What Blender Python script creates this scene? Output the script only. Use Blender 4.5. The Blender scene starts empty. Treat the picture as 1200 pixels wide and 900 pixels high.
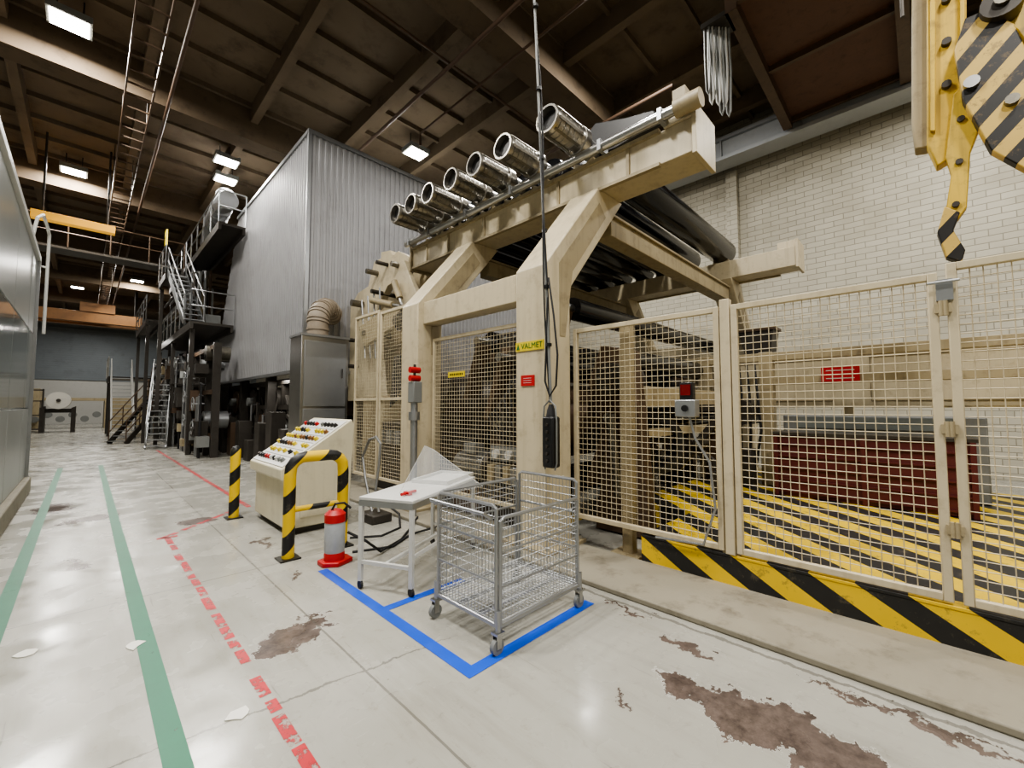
import bpy, bmesh, math, random
from mathutils import Vector as V, Matrix
random.seed(7)
S=bpy.context.scene; COL=S.collection; R=math.radians; PI=math.pi
H=1.6; F=490.0; AL=R(45.54); PT=R(3.04)
fw=V((math.sin(AL)*math.cos(PT),math.cos(AL)*math.cos(PT),math.sin(PT)))
rt=V((math.cos(AL),-math.sin(AL),0)); up_=rt.cross(fw)
def P(u,v,X=None,Y=None,Z=None):
    r=fw*F+rt*(u-600)+up_*(450-v)
    t=X/r.x if X is not None else (Y/r.y if Y is not None else (Z-H)/r.z)
    return V((0,0,H))+r*t
cd=bpy.data.cameras.new('camera'); cam=bpy.data.objects.new('camera',cd); COL.objects.link(cam)
cam.location=(0,0,H); cam.rotation_euler=(PI/2+PT,0,-AL); cd.sensor_width=36; cd.lens=F*36/1200; cd.clip_start=.05; cd.clip_end=300
S.camera=cam
S.view_settings.view_transform='AgX'
try: S.view_settings.look='AgX - Medium High Contrast'
except Exception: pass
S.view_settings.exposure=0.08
# ---------------------------------------------------------------- materials
def lin(c):
    o=[]
    for x in c:
        x=x/255.; o.append(x/12.92 if x<=.04045 else ((x+.055)/1.055)**2.4)
    return (o[0],o[1],o[2],1)
class NT:
    def __init__(s,name):
        m=bpy.data.materials.new(name); m.use_nodes=True; s.m=m; s.t=m.node_tree; s.n=s.t.nodes; s.l=s.t.links
        s.b=s.n['Principled BSDF']; s.pos=s.n.new('ShaderNodeNewGeometry').outputs['Position']
    def set(s,sock,v):
        if isinstance(v,bpy.types.NodeSocket): s.l.new(v,sock)
        elif v is not None: sock.default_value=v
    def math(s,op,a,b=None,clamp=False):
        n=s.n.new('ShaderNodeMath'); n.operation=op; n.use_clamp=clamp; s.set(n.inputs[0],a)
        if b is not None: s.set(n.inputs[1],b)
        return n.outputs[0]
    def vm(s,op,a,b=None,out=0):
        n=s.n.new('ShaderNodeVectorMath'); n.operation=op; s.set(n.inputs[0],a)
        if b is not None:
            if op=='SCALE': s.set(n.inputs['Scale'],b)
            else: s.set(n.inputs[1],b)
        return n.outputs[out]
    def noise(s,scale,vec=None,det=4,out='Fac',rough=.55):
        n=s.n.new('ShaderNodeTexNoise'); n.inputs['Scale'].default_value=scale; n.inputs['Detail'].default_value=det
        n.inputs['Roughness'].default_value=rough
        s.l.new(vec if vec is not None else s.pos,n.inputs['Vector']); return n.outputs[out]
    def mix(s,f,a,b):
        n=s.n.new('ShaderNodeMix'); n.data_type='RGBA'; s.set(n.inputs[0],f); s.set(n.inputs[6],a); s.set(n.inputs[7],b); return n.outputs[2]
    def step(s,v,lo,hi):
        n=s.n.new('ShaderNodeMapRange'); s.set(n.inputs[0],v); n.inputs[1].default_value=lo; n.inputs[2].default_value=hi; return n.outputs[0]
    def bump(s,h,strength=.3,dist=.02):
        n=s.n.new('ShaderNodeBump'); n.inputs['Strength'].default_value=strength; n.inputs['Distance'].default_value=dist
        s.l.new(h,n.inputs['Height']); s.l.new(n.outputs[0],s.b.inputs['Normal'])
    def dot(s,d):
        n=s.n.new('ShaderNodeVectorMath'); n.operation='DOT_PRODUCT'; s.l.new(s.pos,n.inputs[0]); n.inputs[1].default_value=d; return n.outputs['Value']
def sc(c,k): return (min(1,c[0]*k),min(1,c[1]*k),min(1,c[2]*k),1)
def mat(name,rgb,rough=.5,metal=0,var=.12,scale=2.5,grime=.25,gcol=(70,55,40),bump=0,drip=0):
    n=NT(name); c=lin(rgb)
    col=n.mix(n.noise(scale),sc(c,1-var),sc(c,1+var))
    if grime:
        g=n.math('MULTIPLY',n.step(n.noise(scale*2.3,det=8,rough=.7),.52,.72),grime)
        col=n.mix(g,col,lin(gcol))
    if drip:
        st=n.vm('MULTIPLY',n.pos,(9,9,.6)); col=n.mix(n.math('MULTIPLY',n.step(n.noise(1.5,st,det=6),.5,.75),drip),col,lin(gcol))
    n.l.new(col,n.b.inputs['Base Color']); n.b.inputs['Roughness'].default_value=rough; n.b.inputs['Metallic'].default_value=metal
    if bump: n.bump(n.noise(scale*8),bump,.01)
    return n.m
def emis(name,rgb,st):
    n=NT(name); n.b.inputs['Base Color'].default_value=lin(rgb); n.b.inputs['Emission Color'].default_value=lin(rgb); n.b.inputs['Emission Strength'].default_value=st; return n.m
def stripe(name,d,period,a,b,duty=.5,rough=.45,wear=.5,off=0.,wcol=(150,140,115)):
    n=NT(name); f=n.math('FRACT',n.math('ADD',n.math('MULTIPLY',n.dot(d),1/period),50+off))
    k=n.math('LESS_THAN',f,duty)
    ca=n.mix(n.noise(2.5),sc(lin(a),.82),sc(lin(a),1.1)); cb=n.mix(n.noise(9),lin(b),sc(lin(b),2.2))
    col=n.mix(k,cb,ca)
    w=n.math('MULTIPLY',n.step(n.noise(7,det=8,rough=.75),.56,.62),wear)
    col=n.mix(w,col,lin(wcol)); n.l.new(col,n.b.inputs['Base Color']); n.b.inputs['Roughness'].default_value=rough
    return n.m
def paintline(name,rgb,wear_lo,wear_hi,sc_=9):
    n=NT(name); c=lin(rgb); n.l.new(n.mix(n.noise(5),sc(c,.8),sc(c,1.15)),n.b.inputs['Base Color']); n.b.inputs['Roughness'].default_value=.45
    k=n.step(n.noise(sc_,det=9,rough=.75),wear_lo,wear_hi)
    tr=n.n.new('ShaderNodeBsdfTransparent'); mx=n.n.new('ShaderNodeMixShader'); n.l.new(k,mx.inputs[0]); n.l.new(n.b.outputs[0],mx.inputs[1]); n.l.new(tr.outputs[0],mx.inputs[2])
    n.l.new(mx.outputs[0],n.n['Material Output'].inputs['Surface']); return n.m
M={}
M['beige']=mat('beige_paint',(196,184,156),.42,var=.07,grime=.35,gcol=(112,94,68),drip=.22)
M['beige2']=mat('beige_paint_dull',(160,147,118),.5,var=.08,grime=.45,gcol=(80,66,48),drip=.3)
M['cream']=mat('cream_paint',(206,199,174),.4,var=.05,grime=.2,drip=.12)
M['white']=mat('white_paint',(202,202,198),.4,var=.04,grime=.12)
M['black']=mat('black_paint',(24,24,25),.38,var=.2,grime=.12,gcol=(90,85,75))
M['rubber']=mat('black_rubber',(28,28,30),.6,var=.1,grime=.1)
M['roll']=mat('glossy_black_roll',(14,15,18),.14,var=.15,grime=.0)
M['dark']=mat('dark_steel',(64,60,55),.45,.35,var=.3,grime=.5,gcol=(42,33,26))
M['brown']=mat('brown_steel',(88,70,54),.5,.2,var=.3,grime=.5,gcol=(40,30,23))
M['chuck']=mat('worn_machine_steel',(120,116,106),.36,.85,var=.25,scale=12,grime=.5,gcol=(46,40,34))
M['chrome']=mat('chuck_steel',(158,154,146),.3,.95,var=.15,scale=10,grime=.45,gcol=(64,58,50))
M['steel']=mat('bright_steel',(186,186,184),.28,1,var=.1,grime=.15)
M['galv']=mat('galvanised_steel',(168,170,172),.38,.85,var=.12,grime=.12,gcol=(110,110,108))
M['grey']=mat('grey_paint',(122,124,122),.5,var=.08,grime=.2)
M['red']=mat('red_paint',(178,24,28),.45,var=.12,grime=.25)
M['maroon']=mat('maroon_paint',(84,28,28),.5,var=.08,grime=.2)
M['rust']=mat('red_brown_panel',(94,66,50),.7,var=.2,grime=.5,gcol=(54,36,26))
M['pipebr']=mat('brown_pipe',(84,64,49),.6,var=.2,grime=.3)
M['yellow']=mat('yellow_paint',(214,192,44),.45,var=.08,grime=.2)
M['ochre']=mat('crane_yellow',(206,174,66),.45,var=.14,grime=.6,gcol=(104,80,42),drip=.4)
M['orange']=mat('orange_paint',(128,88,46),.55,var=.1,grime=.4)
M['green']=mat('green_paint',(24,100,50),.5,var=.1,grime=0)
M['tan']=mat('tan_insulation',(140,128,112),.6,var=.12,grime=.3,gcol=(90,80,68))
M['conc']=mat('plinth_concrete',(138,132,117),.7,var=.16,scale=1.8,grime=.65,gcol=(84,75,62),bump=.35)
M['ceil']=mat('ceiling_concrete',(104,90,73),.85,var=.28,scale=.7,grime=.6,gcol=(52,42,33),bump=.3)
M['girder']=mat('girder_concrete',(94,80,63),.85,var=.25,scale=1.1,grime=.6,gcol=(48,38,30),bump=.3)
M['farwall']=mat('far_wall_paint',(134,142,148),.6,var=.12,scale=.5)
M['hall']=mat('hall_wall_paint',(120,116,108),.7,var=.12,scale=.6)
M['pane']=mat('grey_glazing',(118,124,122),.1,.0,var=.08,grime=0)
M['panel']=mat('smooth_grey_panel',(152,156,154),.3,.1,var=.06,scale=.6,grime=.1)
M['duct']=mat('pale_grey_beam_paint',(172,176,180),.4,.2,var=.08,scale=.8,grime=.25)
M['paper']=mat('white_paper',(220,218,210),.7,var=.03,grime=0)
M['lamp']=emis('lamp_diffuser',(255,248,232),28)
M['girder_glow']=emis('yellow_glow_paint',(230,170,60),.6)  # weak emission imitates light on the yellow girder, not a lamp
M['redlamp']=mat('red_lens',(110,14,16),.2,var=.05,grime=0)
M['hoopst']=stripe('hoop_black_yellow',(-1,0,1),.42,(224,188,36),(18,18,18),.55,wear=.15)
M['clawst']=stripe('crane_black_yellow',(0,.75,.66),.24,(200,170,92),(22,20,18),.5,wear=.55,wcol=(104,84,50))
ph=R(44)
M['hazard']=stripe('hazard_floor',(math.cos(ph),-math.sin(ph),0),.46,(222,188,44),(28,28,28),.5,wear=.5,wcol=(90,82,68))
M['hazard2']=stripe('hazard_kerb_face',(0,-.6,1),.34,(226,190,44),(26,26,26),.5,wear=.5,wcol=(96,88,72),off=.3)
M['lgreen']=paintline('green_line_paint',(14,104,74),.62,.72)
M['lred']=paintline('red_line_paint',(180,36,46),.5,.57,12)
M['lblue']=paintline('blue_tape',(20,80,200),.75,.85)
n=NT('clear_plastic'); n.b.inputs['Base Color'].default_value=(.8,.83,.86,1); n.b.inputs['Roughness'].default_value=.1
tr=n.n.new('ShaderNodeBsdfTransparent'); mx=n.n.new('ShaderNodeMixShader'); mx.inputs[0].default_value=.84
n.l.new(n.b.outputs[0],mx.inputs[1]); n.l.new(tr.outputs[0],mx.inputs[2]); n.l.new(mx.outputs[0],n.n['Material Output'].inputs['Surface']); M['clear']=n.m
n=NT('painted_floor')
base=n.mix(n.noise(.9,det=6),lin((144,142,133)),lin((172,170,162)))
st=n.vm('MULTIPLY',n.pos,(3.2,.35,1.)); base=n.mix(n.math('MULTIPLY',n.step(n.noise(2.2,st,det=8,rough=.7),.5,.78),.45),base,lin((116,112,101)))
base=n.mix(n.math('MULTIPLY',n.step(n.noise(9,det=10,rough=.8),.56,.66),.35),base,lin((108,102,91)))
st=n.vm('MULTIPLY',n.pos,(22.,.8,1.)); base=n.mix(n.math('MULTIPLY',n.step(n.noise(1.7,st,det=3),.68,.72),.4),base,lin((92,88,80)))
st=n.vm('MULTIPLY',n.pos,(1.2,24.,1.)); base=n.mix(n.math('MULTIPLY',n.step(n.noise(1.3,st,det=3),.7,.73),.35),base,lin((192,190,184)))
base=n.mix(n.step(n.noise(26,det=6,rough=.8),.68,.7),base,lin((84,74,66)))
def dist(scale,amp,ro=.7):
    nz=n.n.new('ShaderNodeTexNoise'); nz.inputs['Scale'].default_value=scale; nz.inputs['Detail'].default_value=10; nz.inputs['Roughness'].default_value=ro; n.l.new(n.pos,nz.inputs['Vector'])
    return n.vm('ADD',n.pos,n.vm('SCALE',n.vm('SUBTRACT',nz.outputs['Color'],(.5,.5,.5)),amp))
d1=dist(4.5,.75,.7); d2=dist(6,.12); d3=dist(2,.015)
def patches(lst,dv):
    acc=None
    for cx,cy,rx,ry,a in lst:
        mp=n.n.new('ShaderNodeMapping'); mp.vector_type='TEXTURE'; n.l.new(dv,mp.inputs[0])
        mp.inputs['Location'].default_value=(cx,cy,0); mp.inputs['Rotation'].default_value=(0,0,R(a)); mp.inputs['Scale'].default_value=(rx,ry,4)
        l=n.vm('LENGTH',mp.outputs[0],out=1); acc=l if acc is None else n.math('MINIMUM',acc,l)
    return acc
pp=patches([(1.06,3.21,.3,.17,20),(2.46,.62,.19,.5,0),(2.84,1.2,.07,.16,0),(2.15,1.25,.02,.03,0),(.10,8.5,.3,.2,0),(-.3,9.8,.2,.5,0),(1.15,7.3,.2,.2,0),
   (.0,6.2,.05,.2,0),(1.5,5.6,.06,.2,0),(3.02,.1,.04,.4,0),(3.05,1.7,.03,.25,0),(1.45,4.3,.04,.06,0),(3.0,-.6,.05,.3,0)],d1)
base=n.mix(n.math('LESS_THAN',pp,1.05),base,lin((184,182,176)))
pk=n.math('LESS_THAN',pp,1.0)
base=n.mix(pk,base,n.mix(n.step(n.noise(9,det=10,rough=.75),.35,.65),lin((64,55,51)),lin((112,99,92))))
ck=n.math('MINIMUM',patches([(.75,2.55,.95,.007,-8),(3.12,1.,.014,2.4,0)],d2),patches([(1.2,4.75,4.,.006,0),(1.2,7.9,4.,.008,0),(1.2,11.,4.,.01,0),(1.25,6.,.006,12.,0)],d3))
base=n.mix(n.math('MULTIPLY',n.math('LESS_THAN',ck,1.2),.6),base,lin((78,74,68)))
n.l.new(base,n.b.inputs['Base Color']); n.l.new(n.step(n.noise(2.),.2,1.4),n.b.inputs['Roughness']); n.bump(n.math('MULTIPLY',pk,-1.),.6,.005)
n.b.inputs['Specular IOR Level'].default_value=.45
M['floor']=n.m
n=NT('white_blocks'); sp=n.n.new('ShaderNodeSeparateXYZ'); n.l.new(n.pos,sp.inputs[0]); cb=n.n.new('ShaderNodeCombineXYZ')
n.l.new(n.math('ADD',sp.outputs[1],sp.outputs[0]),cb.inputs[0]); n.l.new(sp.outputs[2],cb.inputs[1])
br=n.n.new('ShaderNodeTexBrick'); n.l.new(cb.outputs[0],br.inputs[0]); br.inputs['Scale'].default_value=1; br.inputs['Brick Width'].default_value=.42; br.inputs['Row Height'].default_value=.15
br.inputs['Mortar Size'].default_value=.011; br.inputs['Mortar Smooth'].default_value=.5; br.inputs['Color1'].default_value=lin((192,187,171)); br.inputs['Color2'].default_value=lin((180,175,159)); br.inputs['Mortar'].default_value=lin((146,141,126))
c=n.mix(n.math('MULTIPLY',n.step(n.noise(.8,det=8),.5,.8),.45),br.outputs['Color'],lin((136,128,108)))
n.l.new(c,n.b.inputs['Base Color']); n.b.inputs['Roughness'].default_value=.6; n.bump(n.math('MULTIPLY',br.outputs['Fac'],-1.),.45,.015); M['brick']=n.m
M['corr']=mat('corrugated_aluminium',(156,156,158),.48,.35,var=.1,scale=.8,grime=.25,gcol=(104,100,97))
# ---------------------------------------------------------------- mesh building
class MB:
    def __init__(s): s.v=[]; s.f=[]
    def add(s,vs,fs):
        k=len(s.v); s.v+=[V(q) for q in vs]; s.f+=[tuple(i+k for i in f) for f in fs]; return s
    def box(s,x0,y0,z0,x1,y1,z1):
        return s.add([(x0,y0,z0),(x1,y0,z0),(x1,y1,z0),(x0,y1,z0),(x0,y0,z1),(x1,y0,z1),(x1,y1,z1),(x0,y1,z1)],[(0,3,2,1),(4,5,6,7),(0,1,5,4),(1,2,6,5),(2,3,7,6),(3,0,4,7)])
    def bar(s,p,q,w,h,up=(0,0,1)):
        p=V(p);q=V(q);d=(q-p).normalized();u=V(up)
        if abs(d.dot(u))>.98: u=V((1,0,0))
        sd=d.cross(u).normalized();u=sd.cross(d);a=sd*w/2;b=u*h/2
        return s.add([p-a-b,p+a-b,p+a+b,p-a+b,q-a-b,q+a-b,q+a+b,q-a+b],[(0,3,2,1),(4,5,6,7),(0,1,5,4),(1,2,6,5),(2,3,7,6),(3,0,4,7)])
    def lathe(s,prof,c,d=(0,0,1),n=20):
        c=V(c);d=V(d).normalized();u=V((0,0,1)) if abs(d.z)<.9 else V((1,0,0));a=d.cross(u).normalized();b=d.cross(a)
        vs=[];fs=[];m=len(prof)
        for r,h in prof:
            for i in range(n):
                t=2*PI*i/n; vs.append(c+d*h+(a*math.cos(t)+b*math.sin(t))*r)
        for j in range(m-1):
            for i in range(n):
                k=(i+1)%n; fs.append((j*n+i,j*n+k,(j+1)*n+k,(j+1)*n+i))
        if prof[0]!=prof[-1]: fs.append(tuple(range(n-1,-1,-1))); fs.append(tuple((m-1)*n+i for i in range(n)))
        return s.add(vs,fs)
    def cyl(s,p,q,r,n=14,r2=None):
        p=V(p);q=V(q);L=(q-p).length
        return s.lathe([(r,0),(r if r2 is None else r2,L)],p,q-p,n)
    def tube(s,pts,r,n=8,closed=False):
        pts=[V(p) for p in pts];m=len(pts);vs=[];fs=[];u=None
        for i in range(m):
            a=pts[i-1] if (i or closed) else pts[0]; b=pts[(i+1)%m] if (i<m-1 or closed) else pts[-1]
            d=(b-a).normalized()
            if u is None:
                u=V((0,0,1)) if abs(d.z)<.9 else V((1,0,0))
            u=(u-d*u.dot(d)).normalized(); w=d.cross(u)
            for k in range(n):
                t=2*PI*k/n; vs.append(pts[i]+(u*math.cos(t)+w*math.sin(t))*r)
        for j in range(m if closed else m-1):
            for k in range(n):
                l=(k+1)%n; jj=(j+1)%m; fs.append((j*n+k,j*n+l,jj*n+l,jj*n+k))
        if not closed: fs.append(tuple(range(n-1,-1,-1))); fs.append(tuple((m-1)*n+i for i in range(n)))
        return s.add(vs,fs)
    def prism(s,poly,ax,a,b):
        def mk(p,h): return {'x':(h,p[0],p[1]),'y':(p[0],h,p[1]),'z':(p[0],p[1],h)}[ax]
        m=len(poly); return s.add([mk(p,a) for p in poly]+[mk(p,b) for p in poly],[tuple(range(m)),tuple(range(2*m-1,m-1,-1))]+[(i,(i+1)%m,(i+1)%m+m,i+m) for i in range(m)])
    def wires(s,o,u,v,lu,lv,step,r,step2=None):
        o=V(o);u=V(u);v=V(v);step2=step2 or step
        n=max(1,round(lu/step)); 
        for i in range(n+1): s.cyl(o+u*lu*i/n,o+u*lu*i/n+v*lv,r,4)
        n=max(1,round(lv/step2))
        for i in range(n+1): s.cyl(o+v*lv*i/n,o+v*lv*i/n+u*lu,r,4)
        return s
def wm(o): return (wm(o.parent) if o.parent else Matrix())@o.matrix_basis
def build(mb,name,m,parent=None,bev=0,label=None,cat=None,group=None,kind=None):
    vs=mb.v
    if parent: inv=wm(parent).inverted(); vs=[inv@q for q in vs]
    c=V(((min(q.x for q in vs)+max(q.x for q in vs))/2,(min(q.y for q in vs)+max(q.y for q in vs))/2,min(q.z for q in vs)))
    me=bpy.data.meshes.new(name); me.from_pydata([q-c for q in vs],[],mb.f); 
    bm=bmesh.new(); bm.from_mesh(me); bmesh.ops.recalc_face_normals(bm,faces=bm.faces); bm.to_mesh(me); bm.free()
    for p in me.polygons: p.use_smooth=True
    me.set_sharp_from_angle(angle=R(38)); me.materials.append(M[m]); me.update()
    o=bpy.data.objects.new(name,me); COL.objects.link(o); o.location=c
    if parent: o.parent=parent
    if bev:
        b=o.modifiers.new('bevel','BEVEL'); b.width=bev; b.segments=2; b.limit_method='ANGLE'; b.angle_limit=R(40)
    for k,x in (('label',label),('category',cat),('group',group),('kind',kind)):
        if x: o[k]=x
    return o
def thing(name,label,cat,loc,rotz=0,group=None):
    o=bpy.data.objects.new(name,None); COL.objects.link(o); o.location=loc; o.rotation_euler=(0,0,rotz); o.empty_display_size=.1
    o['label']=label; o['category']=cat
    if group: o['group']=group
    return o
def dup(root,dloc,label):
    r=root.copy(); COL.objects.link(r); r.location=V(root.location)+V(dloc); r['label']=label
    for ch in list(root.children):
        c=ch.copy(); COL.objects.link(c); c.parent=r
        for g in list(ch.children):
            e=g.copy(); COL.objects.link(e); e.parent=c
    return r
def text(body,size,mtx,m,parent,name='lettering'):
    cu=bpy.data.curves.new(name,'FONT'); cu.body=body; cu.size=size; cu.extrude=.001; cu.align_x='CENTER'; cu.align_y='CENTER'
    t=bpy.data.objects.new(name,cu); COL.objects.link(t); bpy.context.view_layer.update()
    me=bpy.data.meshes.new_from_object(t.evaluated_get(bpy.context.evaluated_depsgraph_get())); bpy.data.objects.remove(t)
    me.transform(wm(parent).inverted()@mtx); me.materials.clear(); me.materials.append(M[m]); o=bpy.data.objects.new(name,me); COL.objects.link(o); o.parent=parent; return o
def faceX(x,y,z): return Matrix(((0,0,-1,x),(-1,0,0,y),(0,1,0,z),(0,0,0,1)))
# ---------------------------------------------------------------- room
X0,X1,Y0,Y1,ZC=-8,14,-8,56,10.5
build(MB().box(X0,Y0,-.2,X1,Y1,0),'floor','floor',kind='structure')
mb=MB().box(X0,Y0,ZC,X1,Y1,ZC+.2)
x=-6.4
while x<14: mb.box(x-.1,Y0,10.0,x+.1,Y1,ZC); x+=2.4
y=-7
while y<40: mb.box(X0,y-.05,10.36,X1,y+.05,ZC); y+=1.3
ce=build(mb,'ceiling','ceil',kind='structure')
for y in (-1.6,6.3,14.2,22.1,30,38,46): 
    build(MB().box(X0,y-.32,9.45,X1,y+.32,ZC),'girder','girder',ce,kind='structure')
build(MB().box(X1,Y0,0,X1+.2,Y1,ZC),'wall_right','brick',kind='structure')
build(MB().box(X0-.2,Y0,0,X0,Y1,ZC),'wall_left','hall',kind='structure')
build(MB().box(X0,Y0-.2,0,X1,Y0,ZC),'wall_back','hall',kind='structure')
build(MB().box(X0,Y1,0,X1,Y1+.2,ZC),'wall_front','farwall',kind='structure')
for i,y in enumerate((4,14,24)): build(MB().box(13.8,y-.15,0,14,y+.15,8.9),'trim_%d'%(i+2),'brick',kind='structure')
build(MB().box(3.2,-6,0,4.0,8.6,.05),'trim_1','conc',bev=.012,kind='structure')
t=thing('crane_runway','long pale grey crane runway beam high along the white block wall','crane rail',(13.4,3,8.9))
build(MB().box(12.95,-7,8.9,13.6,22,9.0),'lower_flange','duct',t);build(MB().box(13.05,-7,9.0,13.2,22,9.5),'web','duct',t);build(MB().box(12.95,-7,9.5,13.62,22,9.6),'upper_flange','galv',t)
build(MB().box(13.2,-7,9.6,13.3,22,9.7),'rail','steel',t)
for k in range(14): build(MB().box(12.97,-6+k*2,9.0,13.05,-5.96+k*2,9.5),'stiffener','galv',t)
# partition on the left
t=thing('partition_wall','smooth grey glazed partition wall along the left edge of the aisle','partition',(-.8,4,0))
build(MB().box(-1.,-2,0,-.66,12,.28),'curb','conc',t,bev=.02)
for k in range(7,14,2):
    a,b=-2+k+.012,k-.012; b=min(b,12)
    for z0,z1,m in ((.28,1.55,'panel'),(1.57,2.95,'pane'),(2.97,4.38,'panel')): build(MB().box(-.84,a,z0,-.745,b,z1),'panel',m,t,bev=.008)
build(MB().box(-.84,-2,.28,-.745,4.98,4.38),'panel','panel',t)
build(MB().box(-.95,-2,4.38,-.7,12,4.47),'top_cap','white',t)
build(MB().box(-.95,12,.28,-.7,12.06,4.47),'end_post','galv',t)
t=thing('pipe_bracket','white bent pipe rail at the far top end of the grey partition','pipe rail',(-.72,12,3))
build(MB().tube([(-.62,12.1,3.0),(-.62,12.1,4.95),(-.64,11.9,5.05),(-.66,11.2,5.05),(-.72,11.1,4.95),(-.78,11.1,4.47)],.025),'pipe','white',t)
build(MB().tube([(-.62,12.1,4.3),(-.66,12.1,4.3),(-.72,12.03,4.3)],.02),'lower_rail','white',t)
# ---------------------------------------------------------------- floor markings
def mark(rects,m,label,z=.002,polys=()):
    mb=MB()
    for a in rects: mb.add([(a[0],a[1],z),(a[2],a[1],z),(a[2],a[3],z),(a[0],a[3],z)],[(0,1,2,3)])
    for p in polys: mb.add([(x,y,z) for x,y in p],[tuple(range(len(p)))])
    build(mb,'floor_marking',m,label=label,cat='floor marking')
mark([(.3,-2,.4,16)],'lgreen','green painted floor line in the middle of the aisle')
mark([(-.44,-2,-.34,16)],'lgreen','green painted floor line nearest the grey partition')
rd=[]; y=.5
while y<6.6:
    L=random.uniform(.1,.38); w=random.uniform(0,.02); rd.append((.72+w,y,.785+w*.5,y+L)); y+=L+random.choice([.02,.04,.06,.1,.2])
dg=[]
for a in (0,.22,.42,.62,.82): 
    x=.74+a*1.0; y=6.62+a*1.05; dg.append([(x,y),(x+.16,y+.168),(x+.12,y+.22),(x-.05,y+.05)])
mark(rd+[(.66,6.6,.86,6.68)],'lred','worn broken red floor line with a kink beside the control desk',polys=dg)
mark([(1.85,7.7,1.92,20)],'lred','thin red floor line running past the control desk')
mark([(1.64,1.96,1.73,4.25),(1.73,1.96,2.95,2.05),(1.73,3.05,2.5,3.13)],'lblue','blue tape rectangle on the floor around the wire cart',.003)
t=thing('striped_platform','raised platform painted with black and yellow stripes behind the mesh fence','platform',(6.8,-1.5,0))
build(MB().box(4.03,-6,0,9.6,2.08,.3).box(5.3,2.08,0,9.6,2.95,.3),'deck','hazard',t)
build(MB().box(3.985,-6,0,4.03,2.08,.285),'kerb_face','hazard2',t,bev=.004)
build(MB().box(3.98,-6,.285,4.1,2.08,.31),'kerb_edge','hazard2',t,bev=.004)
build(MB().box(4.1,3.5,0,5.2,4.2,.012),'hazard_floor_plate','hazard',label='small striped floor patch behind the lettered leg',cat='floor plate')
for u,v,s,lb in ((30,766,.05,'scrap of white paper on the aisle floor by the left green line'),(155,757,.06,'scrap of white paper between the two green lines'),(280,838,.05,'crumpled white scrap beside the red dashes')):
    p=P(u,v,Z=0); mb=MB(); pts=[(p.x+s*random.uniform(.5,1.3)*math.cos(a),p.y+s*random.uniform(.5,1.5)*math.sin(a)) for a in [k*PI/4 for k in range(8)]]
    mb.prism(pts,'z',.001,.006); build(mb,'paper_scrap','paper',label=lb,cat='litter')
# ---------------------------------------------------------------- reel stands
RY=(3.24,4.04,4.65,5.23,5.86,6.4,6.93)
def stand(mir,name,label):
    f=(lambda x:15.1-x) if mir else (lambda x:x)
    t=thing(name,label,'machine frame',(f(3.72),4.3,0))
    def bx(x0,y0,z0,x1,y1,z1): a,b=sorted((f(x0),f(x1))); return MB().box(a,y0,z0,b,y1,z1)
    for y in (2.92,5.45):
        lg=build(MB().prism([(f(a),b) for a,b in ((3.5,0),(3.95,0),(3.95,2.98),(5.2,4.45),(4.58,4.45),(3.5,3.18))],'y',y,y+.45),'leg','beige',t,bev=.015)
        build(MB().prism([(f(a),b) for a,b in ((4.0,3.2),(4.75,4.1),(4.6,4.25),(3.75,3.25),(3.75,2.4),(3.85,2.4))],'y',y-.006,y),'web_plate','beige2',lg)
        build(bx(3.38,y-.12,0.05,4.07,y+.57,.09),'base_plate','beige2',lg,bev=.005)
        for a in (3.43,4.02):
            for b in (y-.07,y+.52): build(MB().cyl((f(a),b,.09),(f(a),b,.13),.02,6),'anchor_bolt','steel',lg)
    bm_=build(bx(4.65,1.72,4.45,5.15,7.45,4.85),'top_beam','beige',t,bev=.012)
    build(bx(4.6,1.67,4.4,5.2,1.72,4.98),'end_plate','beige',t,bev=.006)
    build(bx(4.6,7.45,4.4,5.2,7.5,4.95),'end_plate','beige2',t,bev=.006)
    build(bx(4.62,1.72,4.85,5.1,2.05,5.0),'end_block','beige',t,bev=.01)
    build(bx(4.6,2.1,4.42,4.66,7.4,4.46),'lower_flange','beige2',t); build(bx(4.6,2.1,4.82,4.66,7.4,4.87),'upper_flange','beige2',t)
    for y in (2.5,3.6,5.2,6.2,6.9): build(bx(4.625,y,4.46,4.65,y+.04,4.82),'stiffener','beige2',t)
    build(bx(3.6,3.37,2.86,3.85,5.45,3.2),'tie_beam','beige',t,bev=.01)
    for y in RY:
        a=[(y-.2,4.855),(y+.2,4.855),(y+.16,5.0),(y+.12,5.0),(y,4.935),(y-.12,5.0),(y-.16,5.0)]
        x0,x1=sorted((f(4.72),f(4.86))); build(MB().prism(a,'x',x0,x1),'saddle','beige2',t)
    return t
fs=stand(False,'reel_stand','beige steel reel stand with bent legs beside the aisle')
rs=stand(True,'reel_stand','far beige reel stand in front of the white block wall')
build(MB().cyl((4.52,1.7,4.93),(4.52,7.5,4.93),.06),'silver_pipe','steel',fs)
for y in (2.0,2.8,4.4,5.5,6.6,7.3): build(MB().box(4.45,y,4.86,4.64,y+.05,5.0),'pipe_clamp','galv',fs)
build(MB().cyl((4.52,1.58,4.93),(4.52,1.86,4.93),.1,16).box(4.44,1.72,4.95,4.6,1.86,5.1),'pipe_end_fitting','beige2',fs)
pts=[P(u,v,X=5.0) for u,v in ((686,164),(700,146),(735,140),(768,131),(774,142),(748,160),(724,175),(700,184))]
build(MB().prism([(p.y,p.z) for p in pts],'x',4.95,5.08),'hook_arm','black',fs,bev=.01)
t=thing('tie_girder','beige tie girder joining the two reel stands at the near legs','beam',(7.55,3.15,4.0))
build(MB().box(5.06,3.02,3.98,10.04,3.27,4.25),'girder','beige2',t,bev=.01)
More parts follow.
